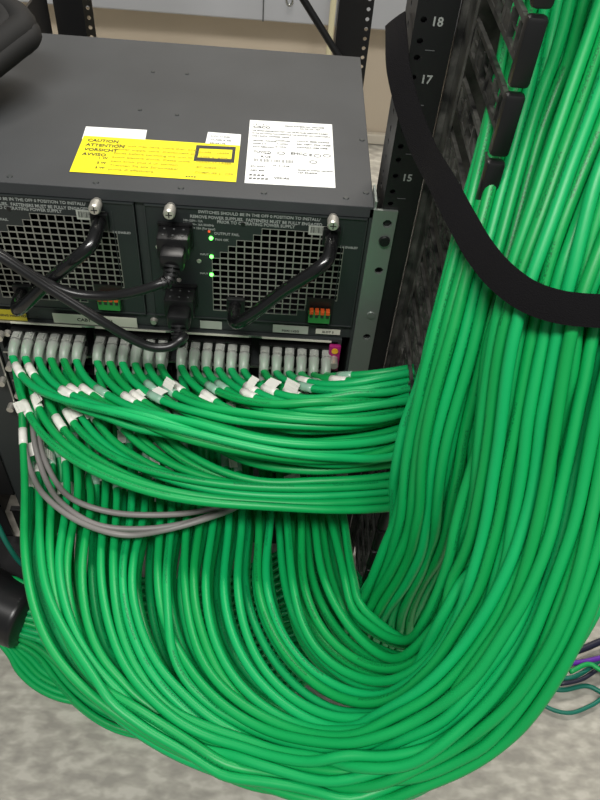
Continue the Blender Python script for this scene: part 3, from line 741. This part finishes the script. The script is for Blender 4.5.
# extra floor cables curving out under the loop at the left
for k in range(5):
    o5 = 5.6*k
    P = resample([np.array((-.47, -.142+.008*k, .012)), atZ(10+1.5*k, 655-.6*o5, .0045), atZ(18+.75*o5, 670-.7*o5, .0045), atZ(36+.5*o5, 687-.85*o5, .0045), atZ(62+.2*o5, 699-o5, .0045), atZ(95, 703-o5, .0045), atZ(150, 700-o5, .0045), atZ(230, 684-o5, .0045), atZ(300, 655-o5, .0045)], .008)
    e = build_cable(dict(P=P), f'green cable curving out flat on the floor at lower left, {["outermost", "second", "third", "fourth", "innermost"][k]} of five', 'green cables flat on the floor')
# grey cables draped round the left of the loops
def simple(name, P, r, m, label, cat, group=None, n=12):
    P = resample(P, .006); o = link(name, tube_mesh(name, P, r, m, n=n)); return tag(o, label, cat, group)
def dmin(px, py, default, rad=10):
    u, v, z = proj_all; k = (abs(u-px) < rad) & (abs(v-py) < rad); return min(default, z[k].min()) if k.any() else default
u_, v_, z_ = ((XS-CAM)@RX), ((XS-CAM)@UY), ((XS-CAM)@FW); lp = np.isin(sid, [k for k, s in enumerate(strands) if s['kind'] == 'loop'])
proj_all = (300+F*u_[lp]/z_[lp], 400-F*v_[lp]/z_[lp], z_[lp])
greys = [[(26, 412, .83), (24, 440, .81), (32, 474, .79), (50, 501, 0), (82, 523, 0), (125, 535, 0), (165, 530, 0), (205, 519, 0), (240, 505, .77), (270, 480, .80)],
         [(32, 418, .83), (35, 445, .81), (46, 480, .79), (66, 507, 0), (98, 525, 0), (140, 529, 0), (190, 522, 0), (225, 508, .77), (255, 485, .80)],
         [(38, 425, .83), (42, 452, .81), (56, 482, .79), (78, 502, 0), (110, 512, 0), (150, 515, 0), (195, 512, 0), (230, 502, .77), (260, 480, .80)]]
for k, g in enumerate(greys):
    P = [at(a, b, (dmin(a, b, .78, 14)-.010 if d == 0 else d)) for a, b, d in g]
    simple('grey_cable', P, .0031, 'grey_jacket', ['grey cable, lowest of the three draped over the loops', 'grey cable, middle of the three draped over the loops', 'grey cable, topmost of the three draped over the loops'][k], 'cable', 'grey cables draped at the left')
# teal, purple and dark cables on the floor
simple('teal_cable', [at(-25, 490, .95), at(-5, 520, .95), at(8, 545, .97), at(24, 566, 1.0), at(60, 590, 1.03)], .0035, 'teal', 'teal cable slanting down at the left edge in front of the dark rack', 'cable')
for k in range(4):
    P = [atZ(-12, 572+k*8, .06), atZ(5, 580+k*7, .045), atZ(20, 588+k*6, .035), atZ(45, 600+k*6, .02)]
    simple('green_cable', P, .0035, 'green', f'dark green cable in the shade above the black sleeve, {["topmost", "second", "third", "lowest"][k]} of four', 'cable', 'shaded cables above the sleeve')
fr = [('teal', [(515, 680), (545, 706), (568, 713), (590, 706), (618, 690)], 'thin teal cable lying apart on the floor at lower right', .0028, .003),
      ('teal', [(520, 680), (560, 690), (588, 686), (605, 694), (630, 700)], 'teal cable under the bundle at the right edge, lower one', .0033, .004),
      ('teal', [(545, 676), (570, 678), (590, 668), (612, 652)], 'teal cable under the bundle at the right edge, upper one', .0033, .012),
      ('navy', [(560, 684), (580, 680), (600, 668), (625, 655)], 'dark blue cable between the teal ones at the right edge', .003, .018),
      ('purple', [(530, 664), (575, 663), (600, 658), (630, 650)], 'purple cable on the floor at the right edge', .0036, .024),
      ('navy', [(565, 655), (585, 648), (605, 640), (630, 636)], 'dark cable behind the purple one at the right edge', .005, .012),
      ('green', [(570, 672), (590, 664), (600, 670), (620, 676)], 'short green cable among the teal ones at the right edge', .0033, .030)]
for m_, pts, lab, r, z in fr:
    q_ = [atZ(a, b, z+r+.001) for a, b in pts]; e_ = q_[-1]; g_ = len(lab) % 5
    simple('floor_cable', q_ + [e_+[.06, .01*g_, 0], np.array([e_[0]+.16, e_[1]+.05+.012*g_, r+.001]), np.array([e_[0]+.30, e_[1]+.16+.03*g_, r+.001])], r, m_, lab, 'cable', 'coloured cables on the floor at right')

# black sleeve round the floor bundle at the left edge
P = resample([(-.56, -.085, .055), (-.50, -.112, .052), (-.44, -.135, .046), (-.398, -.150, .043)], .004)
Rr = np.linspace(.050, .042, len(P)); Rr[-1] = .038
P[:, 2] = np.maximum(P[:, 2], Rr + .001)
o = link('cable_sleeve', tube_mesh('cable_sleeve', P, Rr, 'cord', n=28))
tag(o, 'black cloth sleeve wrapped round the floor cables at the left edge', 'cable sleeve')

# ------------------------------------------------------------------ power plugs and cords
def cord(i, pts, label, plug):
    cx, cz = inl[i]
    e = empty('power_cable', (cx, -.006, cz), label, 'power cord', 'black power cords')
    bm = bmesh.new(); box(bm, (cx, -.016, cz), (.030, .022, .024), .0022); put('plug_body', bm, 'black', e, True)
    bm = bmesh.new(); box(bm, (cx+.001, -.034, cz-.004), (.023, .020, .019), .004)
    # ribbed neck
    P = resample(pts, .004)
    put('plug_shoulder', bm, 'black', e, True)
    n = 9; rr = np.full(len(P), .0047)
    link('cord', tube_mesh('cord', P, rr, 'cord', wloc(e), 14), e)
    bm = bmesh.new()
    for k in range(6):
        a, b = P[k], P[k+1]; m0 = a*.8+b*.2; m1 = a*.25+b*.75; r = .0085-.0004*k
        cyl(bm, m0, m1, r, r*.98, 16)
    put('strain_relief', bm, 'black', e, True)
    bm = bmesh.new()
    for a in (-.009, 0, .009):
        for b in (-.021, -.011): box(bm, (cx+a, b, cz+.0122), (.0018, .0012, .0008))
    put('grip_stud', bm, 'midink', e)
    return e
c0, c1 = inl
cord(0, [np.array((c0[0]+.001, -.040, c0[1]-.007)), np.array((c0[0]-.001, -.050, c0[1]-.018)), atY(160, 284, -.055), atY(135, 292, -.055), atY(105, 296, -.050), atY(72, 293, -.048), atY(40, 279, -.047), atY(0, 254, -.045), atY(-60, 215, -.04)],
     'black power cord from the upper inlet, curving left across the grille', 0)
cord(1, [np.array((c1[0]+.001, -.040, c1[1]-.007)), np.array((c1[0]+.002, -.052, c1[1]-.020)), atY(184, 336, -.062), atY(172, 346, -.070), atY(152, 347, -.073), atY(125, 335, -.074), atY(95, 317, -.074), atY(50, 289, -.070), atY(0, 256, -.068), atY(-60, 220, -.06)],
     'black power cord from the lower inlet, looping low over the plugs to the left', 1)

# black loom at the top left
e = empty('cable_loom', atY(10, 40, .12), 'black bundle of thick cords draped over the left rear edge of the switch', 'cable bundle')
for k, (dx, dy, r) in enumerate(((4, 7, .016), (-12, 6, .015), (-4, 20, .014), (13, 14, .011))):
    pts = [at(-60+dx, 46+dy, .80), at(-25+dx, 12+dy, .78), at(-5+dx, 4+dy, .77), at(10+dx, 9+dy, .765), at(18+dx, 22+dy, .755), at(2+dx, 36+dy, .74), at(-30+dx, 62+dy, .72), at(-75+dx, 110+dy, .70)]
    P = resample(pts, .008); link('cord', tube_mesh('cord', P, r, 'loom', wloc(e), 16), e)

# ------------------------------------------------------------------ hook-and-loop strap over the bundle
u, v, z = 300+F*u_/z_, 400-F*v_/z_, z_
cl = [(396, 20, .60), (397, 45, .583), (399, 70, .575), (409, 110, .565), (423, 147, .55), (444, 186, 0), (463, 222, 0), (480, 251, 0), (502, 277, 0), (528, 296, 0), (560, 307, 0), (600, 311, 0), (636, 311, 0)]
pts = []
for a, b, d in cl:
    if d == 0:
        k = (abs(u-a) < 26) & (abs(v-b) < 20); d = np.percentile(z[k], 1)-RC-.0025 if k.any() else pts_d
    pts_d = d = min(d, pts_d if 'pts_d' in dir() and a > 600 else d); pts.append([a, b, d])
pts = np.array(pts)
for _ in range(2): pts[5:-1, 2] = np.minimum((pts[4:-2, 2]+pts[5:-1, 2]*2+pts[6:, 2])/4, pts[5:-1, 2]+.001)
tail = [(672, 309, pts[-1][2]+.001), (702, 303, .452), (712, 291, .487), (700, 276, .53), (650, 260, .57), (600, 250, .595)]
P = resample([at(*p) for p in pts] + [at(*p) for p in tail], .004); T, A, B = frames(P); turn = False; nprev = None
bm = bmesh.new(); rows = []
for i, p in enumerate(P):
    f = i/len(P); vw = CAM-p; vw /= np.linalg.norm(vw)
    n = vw*(.8) + np.array([-.35*(1-f), -.1, .1*f]); 
    if proj(p)[0] > 685: turn = True
    if turn: n = nprev
    n = n - T[i]*(n@T[i]); n /= np.linalg.norm(n); nprev = n; s = np.cross(T[i], n); hw = .0098
    rows.append([bm.verts.new(p+s*a+n*b) for a, b in ((-hw, 0), (-hw, .0016), (-hw*.5, .0021), (0, .0022), (hw*.5, .0021), (hw, .0016), (hw, 0))])
for a, b in zip(rows, rows[1:]):
    for k in range(7): bm.faces.new((a[k], a[(k+1) % 7], b[(k+1) % 7], b[k]))
bm.faces.new(rows[0]); bm.faces.new(rows[-1][::-1])
o = put('cable_strap', bm, 'strap', smooth=True); tag(o, 'wide black fabric strap looped from the rack post round the green bundle', 'strap')

# ------------------------------------------------------------------ light and camera
def area(name, loc, target, sx, sy, e, col=(1, 1, 1)):
    l = bpy.data.lights.new(name, 'AREA'); l.shape = 'RECTANGLE'; l.size = sx; l.size_y = sy; l.energy = e; l.color = col
    o = bpy.data.objects.new(name, l); C.objects.link(o); o.location = loc
    o.rotation_euler = (Vector(target)-Vector(loc)).to_track_quat('-Z', 'Y').to_euler()
area('ceiling_light', (-.35, -1.15, 2.55), (-.1, -.2, .4), 1.3, .35, 52, (1, .98, .94))
area('wall_fill_light', (.2, 1.02, 2.1), (.15, 1.2, .2), 1.6, .25, 42, (1, .95, .88))  # unseen lamp added to brighten the back wall
area('ceiling_light_aisle', (.9, -1.6, 2.4), (.1, -.2, .4), .35, 1.2, 9, (1, .98, .95))
w = bpy.data.worlds.new('world'); bpy.context.scene.world = w; w.use_nodes = True
w.node_tree.nodes['Background'].inputs[0].default_value = (.80, .84, .82, 1); w.node_tree.nodes['Background'].inputs[1].default_value = .20
cd = bpy.data.cameras.new('camera'); co = bpy.data.objects.new('camera', cd); C.objects.link(co)
cd.sensor_fit = 'VERTICAL'; cd.sensor_height = 24; cd.sensor_width = 18; cd.lens = F/800*24; cd.clip_start = .01
m = Matrix((RX, UY, -FW)).transposed().to_4x4(); m.translation = Vector(CAM); co.matrix_world = m
sc = bpy.context.scene; sc.camera = co
sc.view_settings.view_transform = 'Standard'; sc.view_settings.look = 'None'; sc.view_settings.exposure = 0; sc.view_settings.gamma = 1
sc.view_settings.use_curve_mapping = False
